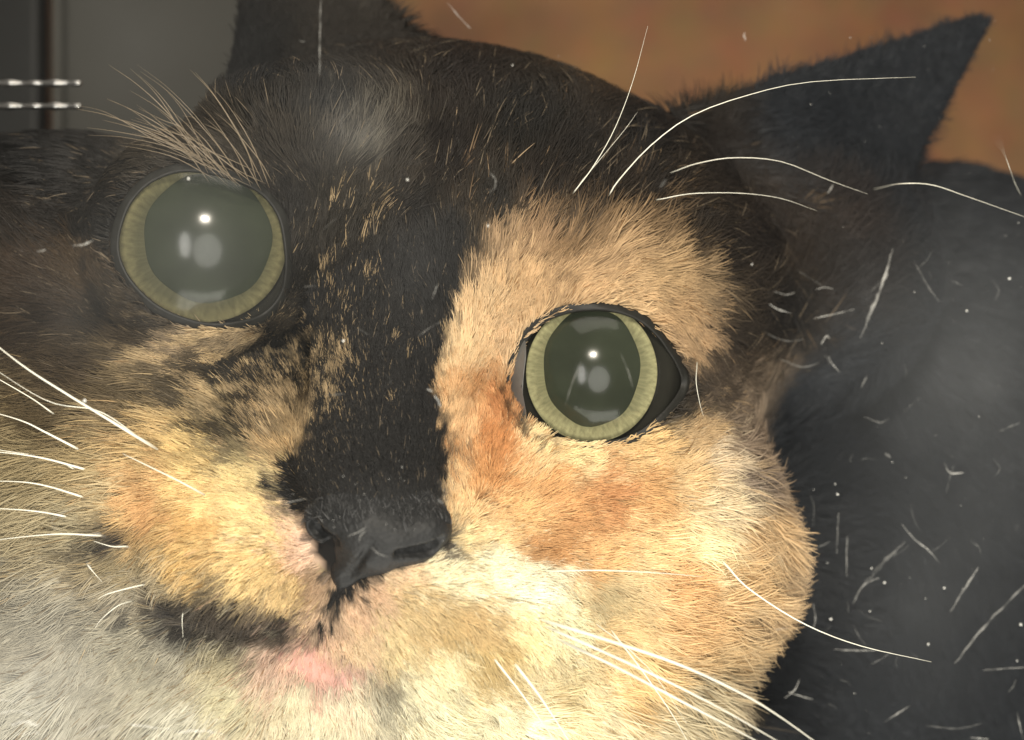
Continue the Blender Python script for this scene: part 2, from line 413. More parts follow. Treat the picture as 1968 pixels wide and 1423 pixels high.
# ------------------------------------------------------------------ coat pattern: colour, flow, length
COAT = [  # u, v, r, g, b as the fur appears, lighting included
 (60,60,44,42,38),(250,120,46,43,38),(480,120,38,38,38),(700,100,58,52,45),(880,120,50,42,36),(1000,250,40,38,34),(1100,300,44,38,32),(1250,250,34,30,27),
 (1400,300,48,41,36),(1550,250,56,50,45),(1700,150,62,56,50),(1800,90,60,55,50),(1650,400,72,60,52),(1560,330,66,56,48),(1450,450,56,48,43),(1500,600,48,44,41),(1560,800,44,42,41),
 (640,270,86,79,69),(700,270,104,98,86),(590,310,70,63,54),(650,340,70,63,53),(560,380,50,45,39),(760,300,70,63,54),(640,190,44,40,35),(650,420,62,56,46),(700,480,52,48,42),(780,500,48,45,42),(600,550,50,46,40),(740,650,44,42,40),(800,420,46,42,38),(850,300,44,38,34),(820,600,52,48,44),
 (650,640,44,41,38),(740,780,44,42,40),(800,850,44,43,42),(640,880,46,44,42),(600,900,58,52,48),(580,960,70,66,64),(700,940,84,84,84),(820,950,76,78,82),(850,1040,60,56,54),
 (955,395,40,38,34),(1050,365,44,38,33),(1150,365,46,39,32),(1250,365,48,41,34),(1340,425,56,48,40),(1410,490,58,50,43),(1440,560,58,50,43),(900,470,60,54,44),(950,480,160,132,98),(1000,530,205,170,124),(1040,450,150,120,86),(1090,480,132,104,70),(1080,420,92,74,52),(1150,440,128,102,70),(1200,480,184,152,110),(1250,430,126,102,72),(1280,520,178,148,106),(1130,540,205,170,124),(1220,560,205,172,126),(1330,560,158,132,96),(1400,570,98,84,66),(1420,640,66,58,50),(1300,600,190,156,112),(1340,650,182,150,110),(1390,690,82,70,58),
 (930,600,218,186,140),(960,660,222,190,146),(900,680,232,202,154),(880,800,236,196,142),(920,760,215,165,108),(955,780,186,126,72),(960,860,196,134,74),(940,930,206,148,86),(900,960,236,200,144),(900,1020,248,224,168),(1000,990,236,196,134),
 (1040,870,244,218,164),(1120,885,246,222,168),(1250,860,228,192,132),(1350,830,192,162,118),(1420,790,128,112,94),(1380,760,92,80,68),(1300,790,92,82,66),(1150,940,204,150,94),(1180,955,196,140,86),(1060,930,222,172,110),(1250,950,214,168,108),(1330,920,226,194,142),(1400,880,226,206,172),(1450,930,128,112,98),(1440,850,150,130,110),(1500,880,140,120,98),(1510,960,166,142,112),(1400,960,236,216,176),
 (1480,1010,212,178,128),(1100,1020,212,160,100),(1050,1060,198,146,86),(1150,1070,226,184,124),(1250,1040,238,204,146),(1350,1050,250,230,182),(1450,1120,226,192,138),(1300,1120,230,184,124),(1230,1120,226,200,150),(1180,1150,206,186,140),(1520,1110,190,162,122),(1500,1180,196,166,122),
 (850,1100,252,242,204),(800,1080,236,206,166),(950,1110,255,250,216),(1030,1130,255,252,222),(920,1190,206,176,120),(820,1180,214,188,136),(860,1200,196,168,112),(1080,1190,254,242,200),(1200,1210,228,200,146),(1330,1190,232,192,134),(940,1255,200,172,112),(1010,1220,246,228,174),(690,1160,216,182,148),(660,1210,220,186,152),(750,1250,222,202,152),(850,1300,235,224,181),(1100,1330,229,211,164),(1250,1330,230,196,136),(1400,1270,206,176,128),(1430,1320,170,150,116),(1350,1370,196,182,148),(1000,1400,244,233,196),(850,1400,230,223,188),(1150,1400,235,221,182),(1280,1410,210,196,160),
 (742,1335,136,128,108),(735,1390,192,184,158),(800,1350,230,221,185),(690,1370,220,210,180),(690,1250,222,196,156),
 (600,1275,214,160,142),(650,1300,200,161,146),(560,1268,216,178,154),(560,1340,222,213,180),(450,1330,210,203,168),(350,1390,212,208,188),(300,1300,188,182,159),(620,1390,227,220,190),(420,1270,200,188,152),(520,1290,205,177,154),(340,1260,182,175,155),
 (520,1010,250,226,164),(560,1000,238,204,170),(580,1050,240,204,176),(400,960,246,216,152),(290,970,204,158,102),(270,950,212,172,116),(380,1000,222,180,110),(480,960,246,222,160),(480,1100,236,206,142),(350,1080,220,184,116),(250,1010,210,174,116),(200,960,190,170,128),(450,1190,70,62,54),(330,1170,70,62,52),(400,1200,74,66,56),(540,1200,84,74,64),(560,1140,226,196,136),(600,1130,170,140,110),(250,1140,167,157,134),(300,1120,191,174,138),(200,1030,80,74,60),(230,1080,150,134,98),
 (300,850,204,174,118),(400,800,120,106,78),(350,740,160,138,100),(250,760,111,95,67),(150,700,81,66,46),(100,600,66,52,37),(50,520,75,58,40),(150,520,89,71,49),(250,620,87,73,54),(350,660,168,146,114),(430,655,196,170,128),(440,705,54,50,44),(520,690,46,43,38),(500,760,78,68,52),(380,690,120,104,80),(530,790,196,166,120),(545,850,204,170,118),(570,770,116,98,72),(630,700,52,47,40),(450,870,126,114,86),(380,880,228,198,132),(480,920,228,206,146),(100,800,101,86,60),(60,900,150,134,98),(150,900,166,146,104),(50,1000,166,152,118),(150,1000,164,152,120),(80,1200,168,161,141),(150,1300,177,171,152),(60,1380,191,187,170),(230,1230,172,165,143),  # left cheek darkened in colour for the shade on that side
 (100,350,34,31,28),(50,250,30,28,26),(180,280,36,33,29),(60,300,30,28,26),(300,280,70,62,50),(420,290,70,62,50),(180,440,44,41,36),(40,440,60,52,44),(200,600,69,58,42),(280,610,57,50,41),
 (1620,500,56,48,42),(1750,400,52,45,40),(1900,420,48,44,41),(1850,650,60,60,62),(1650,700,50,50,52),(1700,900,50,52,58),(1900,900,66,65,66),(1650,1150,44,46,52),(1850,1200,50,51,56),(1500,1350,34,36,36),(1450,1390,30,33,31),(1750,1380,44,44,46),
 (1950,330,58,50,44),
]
FLOW = [  # u, v, angle (0 right, 90 up), length, lift
 (720,900,93,34,.25),(640,900,120,34,.3),(800,900,88,34,.25),(760,720,90,44,.3),(770,560,85,60,.35),(700,450,66,92,.4),(640,470,66,84,.4),(640,300,75,90,.4),(800,300,78,90,.4),(900,180,70,110,.4),(1000,300,62,110,.4),(600,600,80,56,.35),(650,680,100,46,.5),
 (950,480,76,80,.35),(1000,450,66,90,.35),(1080,430,56,104,.35),(1180,440,44,112,.35),(1270,470,30,116,.35),(1360,540,14,118,.35),(1330,600,-16,90,.3),(1330,660,-38,80,.3),(1280,560,8,90,.3),(1130,540,40,56,.25),(1050,560,62,52,.25),
 (870,640,104,60,.45),(900,560,82,70,.4),(865,760,118,44,.45),(870,900,128,40,.4),(950,640,82,44,.25),(955,760,90,38,.25),(930,850,70,42,.25),(1000,910,32,46,.25),(1100,900,12,56,.25),(1200,885,8,66,.25),(1300,850,14,74,.3),(1400,800,16,84,.35),(1460,740,8,90,.4),(1490,880,2,92,.7),(1200,980,-4,70,.3),(1100,1020,0,60,.3),(960,1010,14,44,.25),(1300,1050,-14,90,.3),(1430,1050,-16,110,.4),(1500,1050,-12,86,1.0),(1510,1150,-24,88,1.0),(1300,1200,-28,100,.35),(1470,1260,-32,96,1.0),(1100,1140,-14,60,.25),(1000,1250,-42,64,.3),(1200,1310,-38,104,.4),(1370,1370,-40,112,.8),(900,1300,-55,62,.3),(820,1200,-46,50,.3),(750,1110,-18,34,.25),(690,1200,-60,38,.3),(860,1060,4,38,.25),(845,1000,70,30,.2),(850,1400,-72,80,.4),(1050,1400,-50,90,.4),
 (560,1030,186,36,.3),(450,1000,184,50,.3),(300,1000,184,66,.35),(570,1140,226,40,.35),(400,1090,200,60,.35),(250,1090,196,80,.4),(460,1180,216,66,.45),(330,1170,210,74,.45),(500,910,168,54,.3),(400,850,172,70,.3),(300,780,172,90,.3),(200,700,166,104,.3),(350,680,172,84,.3),(440,670,168,66,.3),(100,600,152,110,.3),(50,500,150,110,.3),(200,560,148,90,.3),(300,640,162,74,.3),(545,830,108,62,.55),(530,770,124,56,.5),(570,760,84,46,.5),(560,680,110,40,.3),(150,850,178,110,.35),(100,1000,190,110,.4),(100,1200,214,120,.4),(350,1260,224,80,.4),(550,1350,258,66,.4),(650,1360,268,66,.4),(450,1350,242,80,.4),(250,1400,226,110,.4),
 (520,380,126,70,.4),(430,290,138,100,.4),(300,270,152,110,.4),(560,460,86,66,.35),(150,350,168,110,.4),(80,450,154,110,.35),(450,150,96,60,.3),
 (1100,300,60,110,.4),(1250,260,44,110,.4),(1450,400,24,120,.4),(1480,560,4,120,.4),(1450,220,34,80,.5),(1620,180,40,66,.5),(1800,90,44,50,.5),(1620,330,62,120,.35),(1660,260,50,70,.3),
 (1600,470,20,130,.4),(1750,400,0,150,.4),(1750,700,-60,160,.35),(1700,1100,-70,160,.35),(1900,1200,-75,160,.35),(1600,1320,-60,150,.35),
]
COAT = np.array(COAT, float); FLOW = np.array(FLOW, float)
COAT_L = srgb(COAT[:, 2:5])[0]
def blend(u, v, C, vals, sharp, soft=25.0, pick=None):
    out = np.empty((len(u), vals.shape[1])); ch = 20000
    for i in range(0, len(u), ch):
        d2 = (u[i:i+ch, None] - C[None, :, 0]) ** 2 + (v[i:i+ch, None] - C[None, :, 1]) ** 2 + soft ** 2
        w = d2 ** (-sharp)
        w /= w.sum(1, keepdims=True)
        res = w @ vals
        if pick is not None:
            g, amt = pick
            gum = -np.log(-np.log(hash2((g[i:i+ch, None] * np.ones(len(C))[None]).astype(np.int64), np.arange(len(C))[None] + np.zeros((len(g[i:i+ch]), 1), np.int64), 5) * 0.998 + 0.001))
            j = np.argmax(np.log(w + 1e-9) + gum * 0.9, 1)
            res = res * (1 - amt) + vals[j] * amt
        out[i:i+ch] = res
    return out

BLAZE = [(553,634),(600,560),(700,500),(760,470),(820,430),(880,400),(905,440),(900,520),(880,580),(858,640),(845,700),(850,790),(858,880),(856,960),(846,1015),(835,1040),(792,1056),(735,1090),(690,1146),(655,1170),(640,1200),(612,1228),(600,1226),(628,1160),(640,1130),(612,1090),(592,1050),(604,1010),(560,985),(520,950),(514,918),(540,898),(585,850),(606,800),(592,752),(548,742)]
DARK_LIP = [(280,1165),(340,1158),(420,1172),(500,1180),(560,1190),(600,1212),(600,1232),(520,1236),(440,1232),(380,1222),(320,1196)]
CANTHUS = [(1268,640),(1310,676),(1345,716),(1358,752),(1345,790),(1300,808),(1262,822),(1278,760)]
TEAR = [(978,750),(990,800),(1010,835),(1045,856),(1075,862),(1040,866),(1005,850),(982,815),(970,780)]
MASK_L = [(440,690),(500,650),(560,640),(620,640),(630,700),(560,740),(500,745),(420,740),(395,722)]
def coat_colour(u, v, clump, flecks=True, y=None):
    uu = u + (noise2(u, v, 26, 1) - .5) * 34 + (noise2(u, v, 9, 2) - .5) * 14
    vv = v + (noise2(u, v, 26, 3) - .5) * 34 + (noise2(u, v, 9, 4) - .5) * 14
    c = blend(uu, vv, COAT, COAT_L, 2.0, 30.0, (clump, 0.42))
    def lay(poly, rgb, soft, amt=1.0):
        s = poly_sd(u + (noise2(u, v, 14, 8) - .5) * 34, v + (noise2(u, v, 14, 9) - .5) * 34, poly)
        a = np.clip(0.5 - s / soft, 0, 1)[:, None] * amt
        return c * (1 - a) + srgb(*rgb) * a
    
    lum = c.mean(1, keepdims=True)
    c = c * 0.90 + lum * 0.10
    c = c * (0.42 + 0.58 * np.clip((lum - 0.03) / 0.12, 0, 1))
    c = lay(BLAZE, (33, 32, 31), 20)
    c = lay(DARK_LIP, (60, 53, 46), 36, 0.5)
    c = lay(CANTHUS, (46, 41, 35), 26, 0.9)
    c = lay(TEAR, (40, 36, 31), 10, 0.8)
    c = lay(MASK_L, (36, 34, 30), 26, 0.85)
    zc = np.exp(-((u - 430) / 150) ** 2 - ((v - 765) / 95) ** 2)
    st = noise2(u * 0.99 - v * 0.14, (v * 0.99 + u * 0.14) * 3.4, 46, 61) * 0.6 + noise2(u, v * 3.0, 20, 62) * 0.4
    a = (np.clip((st - 0.47) / 0.06, 0, 1) * np.clip(zc * 1.7, 0, 1))[:, None]
    c = c * (1 - 0.85 * a) + srgb(40, 37, 32) * 0.85 * a
    a = (np.clip((0.42 - st) / 0.06, 0, 1) * np.clip(np.exp(-((u - 400) / 120) ** 2 - ((v - 690) / 70) ** 2) * 1.6, 0, 1))[:, None]
    c = c * (1 - 0.7 * a) + srgb(205, 180, 138) * 0.7 * a
    zl = np.exp(-((u - 400) / 200) ** 2 - ((v - 1195) / 34) ** 2) + 0.8 * np.exp(-((u - 200) / 60) ** 2 - ((v - 1040) / 34) ** 2) + 0.7 * np.exp(-((u - 470) / 80) ** 2 - ((v - 1150) / 30) ** 2)
    st2 = noise2(u, v, 34, 63) * 0.6 + noise2(u, v, 13, 64) * 0.4
    a = (np.clip((st2 - 0.50) / 0.07, 0, 1) * np.clip(zl * 1.5, 0, 1))[:, None]
    c = c * (1 - 0.9 * a) + srgb(44, 39, 34) * 0.9 * a
    if y is not None:   # neck, shoulder and flank are black
        a = np.clip((y - 620 + 110 * np.clip((u - 1400) / 100, 0, 1) + 220 * np.clip((u - 1350) / 120, 0, 1) * np.clip((v - 1300) / 80, 0, 1)) / 110, 0, 1) * np.clip((u - 900) / 150, 0, 1)
        c = c * (1 - a[:, None]) + np.array([0.016, 0.0185, 0.0225]) * a[:, None]
    if flecks:   # ticked hairs in the dark fields
        h = hash2(clump, clump * 7 + 3, 11)
        def zone(cu, cv, ru, rv): return np.exp(-(((u - cu) / ru) ** 2 + ((v - cv) / rv) ** 2))
        z = 0.42 * zone(620, 745, 45, 60) + 0.35 * zone(650, 695, 32, 26) + 0.55 * zone(535, 800, 45, 85) + 0.13 * zone(690, 430, 50, 100) + 0.10 * zone(620, 570, 40, 70) + 0.18 * zone(420, 780, 120, 70) + 0.04 * zone(700, 620, 100, 90)
        f = (h < z)[:, None]
        tick = srgb(168, 146, 112) * (0.6 + 0.5 * hash2(clump, clump, 12))[:, None]
        c = np.where(f, c * 0.25 + tick * 0.75, c)
    return c

def flow_at(u, v):
    a = np.radians(FLOW[:, 2])
    r = blend(u, v, FLOW, np.stack([np.cos(a), np.sin(a), FLOW[:, 3], FLOW[:, 4]], 1), 1.9, 20.0)
    return r

# ------------------------------------------------------------------ kitten: body mesh
def put_colour(me, name, rgb, domain):
    at = me.attributes.new(name, 'FLOAT_COLOR', domain)
    at.data.foreach_set('color', np.hstack([rgb, np.ones((len(rgb), 1))]).astype(np.float32).ravel())
body = mesh_obj('body', V, Q, kitten, M_skin)
vu, vv = proj(V)
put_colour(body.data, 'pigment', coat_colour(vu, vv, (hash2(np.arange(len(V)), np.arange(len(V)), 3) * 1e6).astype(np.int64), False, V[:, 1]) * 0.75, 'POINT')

def hit(u, v, f, y0=-430.0, steps=70):
    """first point of f along the sight line through (u, v)"""
    y = np.full(u.shape, y0)
    for _ in range(steps):
        y = y + np.clip(f(P(u, v, y)) * 0.8, -40, 60)
    return y

# ------------------------------------------------------------------ kitten: eyes
def lathe(profile, seg=64, sx=1.0, sz=1.0):
    """profile of (radius, forward); forward is local -Y"""
    V_, F_ = [], []
    for r, h in profile:
        for j in range(seg):
            t = 2 * math.pi * j / seg
            V_.append((r * sx * math.cos(t), -h, r * sz * math.sin(t)))
    for i in range(len(profile) - 1):
        for j in range(seg):
            k = (j + 1) % seg
            F_.append((i * seg + j, i * seg + k, (i + 1) * seg + k, (i + 1) * seg + j))
    return np.array(V_), F_
IRIS_COL = {'right': (srgb(116, 115, 86), srgb(142, 139, 104)), 'left': (srgb(72, 71, 51), srgb(96, 92, 66))}  # left iris darkened in colour for the haze and shade over it
for side, e in EYES.items():
    R = e['R']; c = e['c']; ri = e['iris'][0]
    plane = R * 0.63
    th = np.linspace(0.0, math.pi, 40)
    prof = [(max(R * .985 * math.sin(t), 0.01), min(R * .985 * math.cos(t), plane - 16)) for t in th]
    Ve, Fe = lathe(prof)
    eb = mesh_obj('eyeball', Ve, Fe, kitten, M_sclera)
    eb.location = Vector(c) * S
    to_cam = (Vector((0, -D, 0)) - Vector(c)).normalized()
    eb.rotation_euler = to_cam.to_track_quat('-Y', 'Z').to_euler()
    k = 1 + (c[1] - plane) / D
    sx, sz = e['iris'][0] * k, e['iris'][1] * k
    px, pz = e['pupil'][0] * k, e['pupil'][1] * k
    ox, oz = e['poff'][0] * k, -e['poff'][1] * k
    Vi, Fi = [], []
    for i, t in enumerate(np.linspace(0, 1, 7)):
        for j in range(96):
            a = 2 * math.pi * j / 96
            w = 1 + 0.012 * math.sin(7 * a + 1) * (1 - t)
            Vi.append(((ox + px * math.cos(a) * w) * (1 - t) + sx * math.cos(a) * t, -(plane - 9 * (1 - t) ** 2), (oz + pz * math.sin(a) * w) * (1 - t) + sz * math.sin(a) * t))
    for i in range(6):
        for j in range(96):
            q = (j + 1) % 96
            Fi.append((i * 96 + j, i * 96 + q, (i + 1) * 96 + q, (i + 1) * 96 + j))
    ir = mesh_obj('iris', np.array(Vi), Fi, eb, iris_mat('iris_' + side, *IRIS_COL[side], (px + pz) / 2, (sx + sz) / 2))
    Vp, Fp = lathe([(0.01, plane - 12), (.6, plane - 12), (1.06, plane - 12)], 48, px, pz)
    Vp = Vp + np.array([ox, 0, oz])
    mesh_obj('pupil', Vp, Fp, eb, M_pupil)
    # cornea: steeper dome over the iris
    a_r = sx * 1.05; h_c = 1.01 * R - plane + 3
    rc = (a_r * a_r + h_c * h_c) / (2 * h_c); fw = 1.01 * R - rc
    tm = math.asin(a_r / rc)
    Vc, Fc = lathe([(max(rc * math.sin(t), 0.01), fw + rc * math.cos(t)) for t in np.linspace(tm, 0, 24)], 64)
    mesh_obj('cornea', Vc, Fc, eb, M_cornea)
    # eyelid rim
    loop = smooth_loop(e['lid'], 120)
    tl = np.gradient(loop, axis=0); nl = np.stack([tl[:, 1], -tl[:, 0]], 1); nl /= np.linalg.norm(nl, axis=1)[:, None]
    cen = loop.mean(0)
    if ((loop - cen) * nl).sum() < 0: nl = -nl
    Lv = []
    def sphere_y(u, v, rad):
        d = P(u, v, 0.0) - np.array([0, -D, 0]); d /= np.linalg.norm(d, axis=-1, keepdims=True)
        m = np.array([0, -D, 0]) - c; b = (d * m).sum(-1); disc = np.maximum(b * b - ((m * m).sum() - rad * rad), 0)
        return -D + (-b - np.sqrt(disc)) * d[:, 1]
    for off, rad, dy in ((-6, R - 22, 0), (-5, R - 4, 0), (-3, R + 2, 0), (1, R + 4, 0), (6, R + 4, 0), (12, R + 2, 0)):
        q = loop + nl * off
        ys = sphere_y(q[:, 0], q[:, 1], rad)
        if off > 0:
            sk = hit(q[:, 0], q[:, 1], skin)
            sk = np.where(np.abs(sk - ys) < 120, sk, ys)
            sk = sum(np.roll(sk, q_) for q_ in range(-4, 5)) / 9
            t = np.clip(off / 12, 0, 1)
            ys = np.minimum(ys, sk - 2 * (1 - t)) * (1 - t) + (sk + 1) * t
        Lv.append(P(q[:, 0], q[:, 1], ys))
    Lv = np.vstack(Lv); n = 120
    Lf = [(i * n + j, i * n + (j + 1) % n, (i + 1) * n + (j + 1) % n, (i + 1) * n + j) for i in range(5) for j in range(n)]
    mesh_obj('eyelid', Lv, Lf, kitten, M_lid)

# third eyelid at the inner corner of the sharper eye
e = EYES['right']
mem = np.array([(982, 738), (991, 690), (1008, 654), (1011, 682), (1007, 720), (1005, 760), (1009, 795), (1016, 818), (1003, 800), (991, 775)], float)
q = smooth_loop(mem, 40); cq = q.mean(0)
rows = []
for s_, dy in ((1.0, 0), (0.6, -3), (0.05, -4)):
    w = cq + (q - cq) * s_
    rows.append(P(w[:, 0], w[:, 1], e['c'][1] - np.sqrt(np.maximum((e['R'] - 1) ** 2 - ((w - np.array([1137, 716])) ** 2).sum(1), 0)) + dy))
Vm = np.vstack(rows); n = 40
mesh_obj('inner_eyelid', Vm, [(i * n + j, i * n + (j + 1) % n, (i + 1) * n + (j + 1) % n, (i + 1) * n + j) for i in range(2) for j in range(n)], kitten,
         plain('inner_eyelid', (0.12, 0.116, 0.108), 0.3, 0.5, 0.2, 900))

# ------------------------------------------------------------------ kitten: nose leather and lip
def nose_mat():
    m, nt, b = mat_new('nose_leather')
    tc = node(nt, 'ShaderNodeTexCoord')
    vo = node(nt, 'ShaderNodeTexVoronoi'); vo.inputs['Scale'].default_value = 2600
    nz = node(nt, 'ShaderNodeTexNoise'); nz.inputs['Scale'].default_value = 500; nz.inputs['Detail'].default_value = 5
    nt.links.new(tc.outputs['Object'], vo.inputs['Vector']); nt.links.new(tc.outputs['Object'], nz.inputs['Vector'])
    r = node(nt, 'ShaderNodeValToRGB'); e = r.color_ramp.elements
    e[0].position = .3; e[0].color = (0.004, 0.0042, 0.0043, 1); e[1].position = .8; e[1].color = (0.018, 0.018, 0.0178, 1)
    nt.links.new(nz.outputs['Fac'], r.inputs['Fac']); nt.links.new(r.outputs['Color'], b.inputs['Base Color'])
    bp = node(nt, 'ShaderNodeBump'); bp.inputs['Strength'].default_value = 0.6; bp.inputs['Distance'].default_value = 0.0001
    nt.links.new(vo.outputs['Distance'], bp.inputs['Height']); nt.links.new(bp.outputs['Normal'], b.inputs['Normal'])
    b.inputs['Roughness'].default_value = 0.6; b.inputs['Specular IOR Level'].default_value = 0.38
    return m
def nose_base(p):
    d = cap(p, P(668, 982, -188), P(802, 1000, -194), 50, 50)
    d = smin(d, ell(p, P(728, 1018, -222), (112, 66, 60), ROLL), 26)
    d = smin(d, ell(p, P(650, 1006, -212), (60, 54, 42)), 14)
    d = smin(d, ell(p, P(812, 1018, -222), (54, 52, 40)), 14)
    d = smin(d, cap(p, P(708, 1052, -216), P(668, 1094, -198), 58, 30), 26)
    return smin(d, cap(p, P(668, 1100, -194), P(640, 1150, -180), 22, 10), 18)
def on_nose(u, v, dy): return P(u, v, float(hit(np.array([float(u)]), np.array([float(v)]), nose_base)[0]) + dy)
NOSTRILS = [(on_nose(640, 1040, 6), on_nose(612, 1014, 22), 15, 21), (on_nose(634, 1046, 2), on_nose(616, 1078, 4), 9, 6), (on_nose(768, 1062, 8), on_nose(824, 1050, 16), 10, 17), (on_nose(824, 1050, 10), on_nose(846, 1034, 6), 9, 5)]
GROOVE = (on_nose(712, 1050, -2), on_nose(668, 1112, -2))
def nose_f(p):
    d = nose_base(p)
    for a, b, ra, rb in NOSTRILS: d = smax(d, -cap(p, a, b, ra, rb), 8)
    return smax(d, -cap(p, *GROOVE, 5, 7), 12)
Vn, Qn = surface_nets(nose_f, P(540, 1240, -400) - 10, P(960, 880, -60) + 10, 4.0)
for _ in range(2):   # relax
    acc = np.zeros_like(Vn); cnt = np.zeros(len(Vn))
    for k_ in range(4):
        a_, b_ = Qn[:, k_], Qn[:, (k_ + 1) % 4]
        np.add.at(acc, a_, Vn[b_]); np.add.at(cnt, a_, 1); np.add.at(acc, b_, Vn[a_]); np.add.at(cnt, b_, 1)
    Vn = 0.5 * Vn + 0.5 * acc / cnt[:, None]
mesh_obj('nose', Vn, Qn, kitten, nose_mat())
lq = smooth_loop(LIP, 48); lc = lq.mean(0); rows = []
for f_, dy in ((1.08, 3.0), (0.9, -4.0), (0.6, -7.0), (0.3, -8.0), (0.02, -8.0)):
    w = lc + (lq - lc) * f_
    rows.append(P(w[:, 0], w[:, 1], hit(w[:, 0], w[:, 1], skin) + dy))
mesh_obj('lower_lip', np.vstack(rows), [(i * 48 + j, i * 48 + (j + 1) % 48, (i + 1) * 48 + (j + 1) % 48, (i + 1) * 48 + j) for i in range(4) for j in range(48)], kitten, M_lip)

# ------------------------------------------------------------------ kitten: fur
def grow_fur(N, name, mat):
    tris = np.vstack([Q[:, [0, 1, 2]], Q[:, [0, 2, 3]]])
    a, b, c = V[tris[:, 0]], V[tris[:, 1]], V[tris[:, 2]]
    cr = np.cross(b - a, c - a); area_ = np.linalg.norm(cr, axis=1) * .5
    cen = (a + b + c) / 3
    u, v = proj(cen)
    nrm = grad(skin, cen, 10.0)
    view = np.array([0, -D, 0]) - cen; view /= np.linalg.norm(view, axis=1)[:, None]
    facing = (nrm * view).sum(1)
    ok = (u > -260) & (u < 2230) & (v > -260) & (v < 1690) & (facing > -0.35)
    fl = flow_at(u, v)
    w = area_ * ok * (52 / np.clip(fl[:, 2], 25, 200)) ** 0.95 * np.where(cen[:, 1] > 1000, 0.35, 1.0)
    inside = (u > -60) & (u < 2030) & (v > -60) & (v < 1480)
    w = w * np.where(inside, 1.0, 0.35)
    i = rng.choice(len(tris), N, p=w / w.sum())
    r1, r2 = rng.random(N), rng.random(N); s = np.sqrt(r1)
    pt = a[i] * (1 - s)[:, None] + b[i] * (s * (1 - r2))[:, None] + c[i] * (s * r2)[:, None]
    u, v = proj(pt)
    keep = np.ones(N, bool)
    for e in EYES.values():
        near = (np.abs(pt - e['c']).max(1) < e['R'] + 150)
        keep &= ~(near & (poly_sd(u, v, e['lid']) < 8))
    keep &= ~(poly_sd(u, v, NOSE) < -4) | (pt[:, 1] > 250)
    keep &= ~((poly_sd(u, v, LIP) < -2) & (rng.random(N) < 0.6))
    pt, u, v, i = pt[keep], u[keep], v[keep], i[keep]
    N = len(pt)
    n = nrm[i]
    fl = flow_at(u, v)
    ang = np.arctan2(fl[:, 1], fl[:, 0])
    # clumps
    cs = np.where(fl[:, 2] > 55, 17.0, 11.0)
    X, Z = pt[:, 0] / cs, pt[:, 2] / cs
    ix, iz = np.floor(X).astype(np.int64), np.floor(Z).astype(np.int64)
    best = np.full(N, 1e9); bx = X.copy(); bz = Z.copy(); cid = np.zeros(N, np.int64)
    for dx in (-1, 0, 1):
        for dz in (-1, 0, 1):
            jx, jz = ix + dx, iz + dz
            cx, cz = jx + hash2(jx, jz, 21), jz + hash2(jx, jz, 22)
            dd = (cx - X) ** 2 + (cz - Z) ** 2
            m = dd < best
            best[m] = dd[m]; bx[m] = cx[m]; bz[m] = cz[m]; cid[m] = (hash2(jx, jz, 23)[m] * 4e6).astype(np.int64)
    off = np.stack([(bx - X) * cs, np.zeros(N), (bz - Z) * cs], 1)
    ch = hash2(cid, cid + 5, 31)
    ang = ang + (noise2(u, v, 60, 41) - .5) * 0.55 + (ch - .5) * 0.5 + rng.normal(0, 1, N) * np.where(pt[:, 1] > 450, 0.32, 0.11)
    t3 = np.stack([np.cos(ang), np.zeros(N), np.sin(ang)], 1)
    t3 = t3 - n * (t3 * n).sum(1)[:, None]
    t3 /= np.linalg.norm(t3, axis=1)[:, None] + 1e-6
    off = off - n * (off * n).sum(1)[:, None]
    L = 0.84 * fl[:, 2] * (0.72 + 0.5 * rng.random(N)) * (0.85 + 0.3 * hash2(cid, cid + 9, 33))
    # shorter towards the eyes and the nose
    for e in EYES.values():
        near = (np.abs(pt - e['c']).max(1) < e['R'] + 300)
        sd = poly_sd(u, v, e['lid'])
        L = np.where(near, np.minimum(L, 26 + np.clip(sd, 0, 400) * 0.62), L)
    L = np.minimum(L, 24 + np.clip(poly_sd(u, v, NOSE), 0, 400) * 0.55)
    lift = fl[:, 3] * (0.75 + 0.5 * ch)
    bend = rng.normal(0, 0.09, N)[:, None] + (hash2(cid, cid + 2, 35)[:, None] - .5) * 0.22
    sidev = np.cross(n, t3)
    K = 6
    tt = np.linspace(0, 1, K)
    pts = np.empty((N, K, 3))
    for k, t in enumerate(tt):
        pts[:, k] = pt - n * 3 + L[:, None] * (t3 * t + n * (lift[:, None] * (t - (0.62 - 0.45 * np.clip((lift[:, None] - .45) / .5, 0, 1)) * t * t)) + sidev * bend * t * t) + off * (0.62 * t ** 0.8)
    for k in range(1, K):
        for i0 in range(0, N, 60000):
            q = pts[i0:i0 + 60000, k]
            dq = skin(q)
            pts[i0:i0 + 60000, k] = q + n[i0:i0 + 60000] * np.clip(7.0 * tt[k] * (1 + 0.8 * rng.random(len(q))) - dq, 0, 60)[:, None]
    thick = (0.8 + 0.5 * rng.random(N)) * np.clip(0.55 + fl[:, 2] / 110, 0.8, 1.25)
    rad = thick[:, None] * np.array([0.92, 0.95, 0.9, 0.72, 0.46, 0.15])[None]
    rad = rad * (1 + np.clip(pt[:, 1], 0, 2500)[:, None] / D) * np.where(pt[:, 1] > 1000, 1.6, 1.0)[:, None]
    cu, cvv = proj(pts[:, 2] * 0.5 + pts[:, 3] * 0.5)
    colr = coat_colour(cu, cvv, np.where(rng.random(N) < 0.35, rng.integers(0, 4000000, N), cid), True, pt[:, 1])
    colr = colr * (0.80 + 0.26 * rng.random(N) + 0.26 * (ch - .5))[:, None]
    # single guard hairs: pale in the dark coat, dark in the pale coat
    g = rng.random(N); lum = colr.mean(1)
    colr = np.where(((g < 0.022) & (lum < 0.1) & (pt[:, 1] < 500))[:, None], colr * 0.4 + srgb(132, 118, 98) * 0.5, colr)
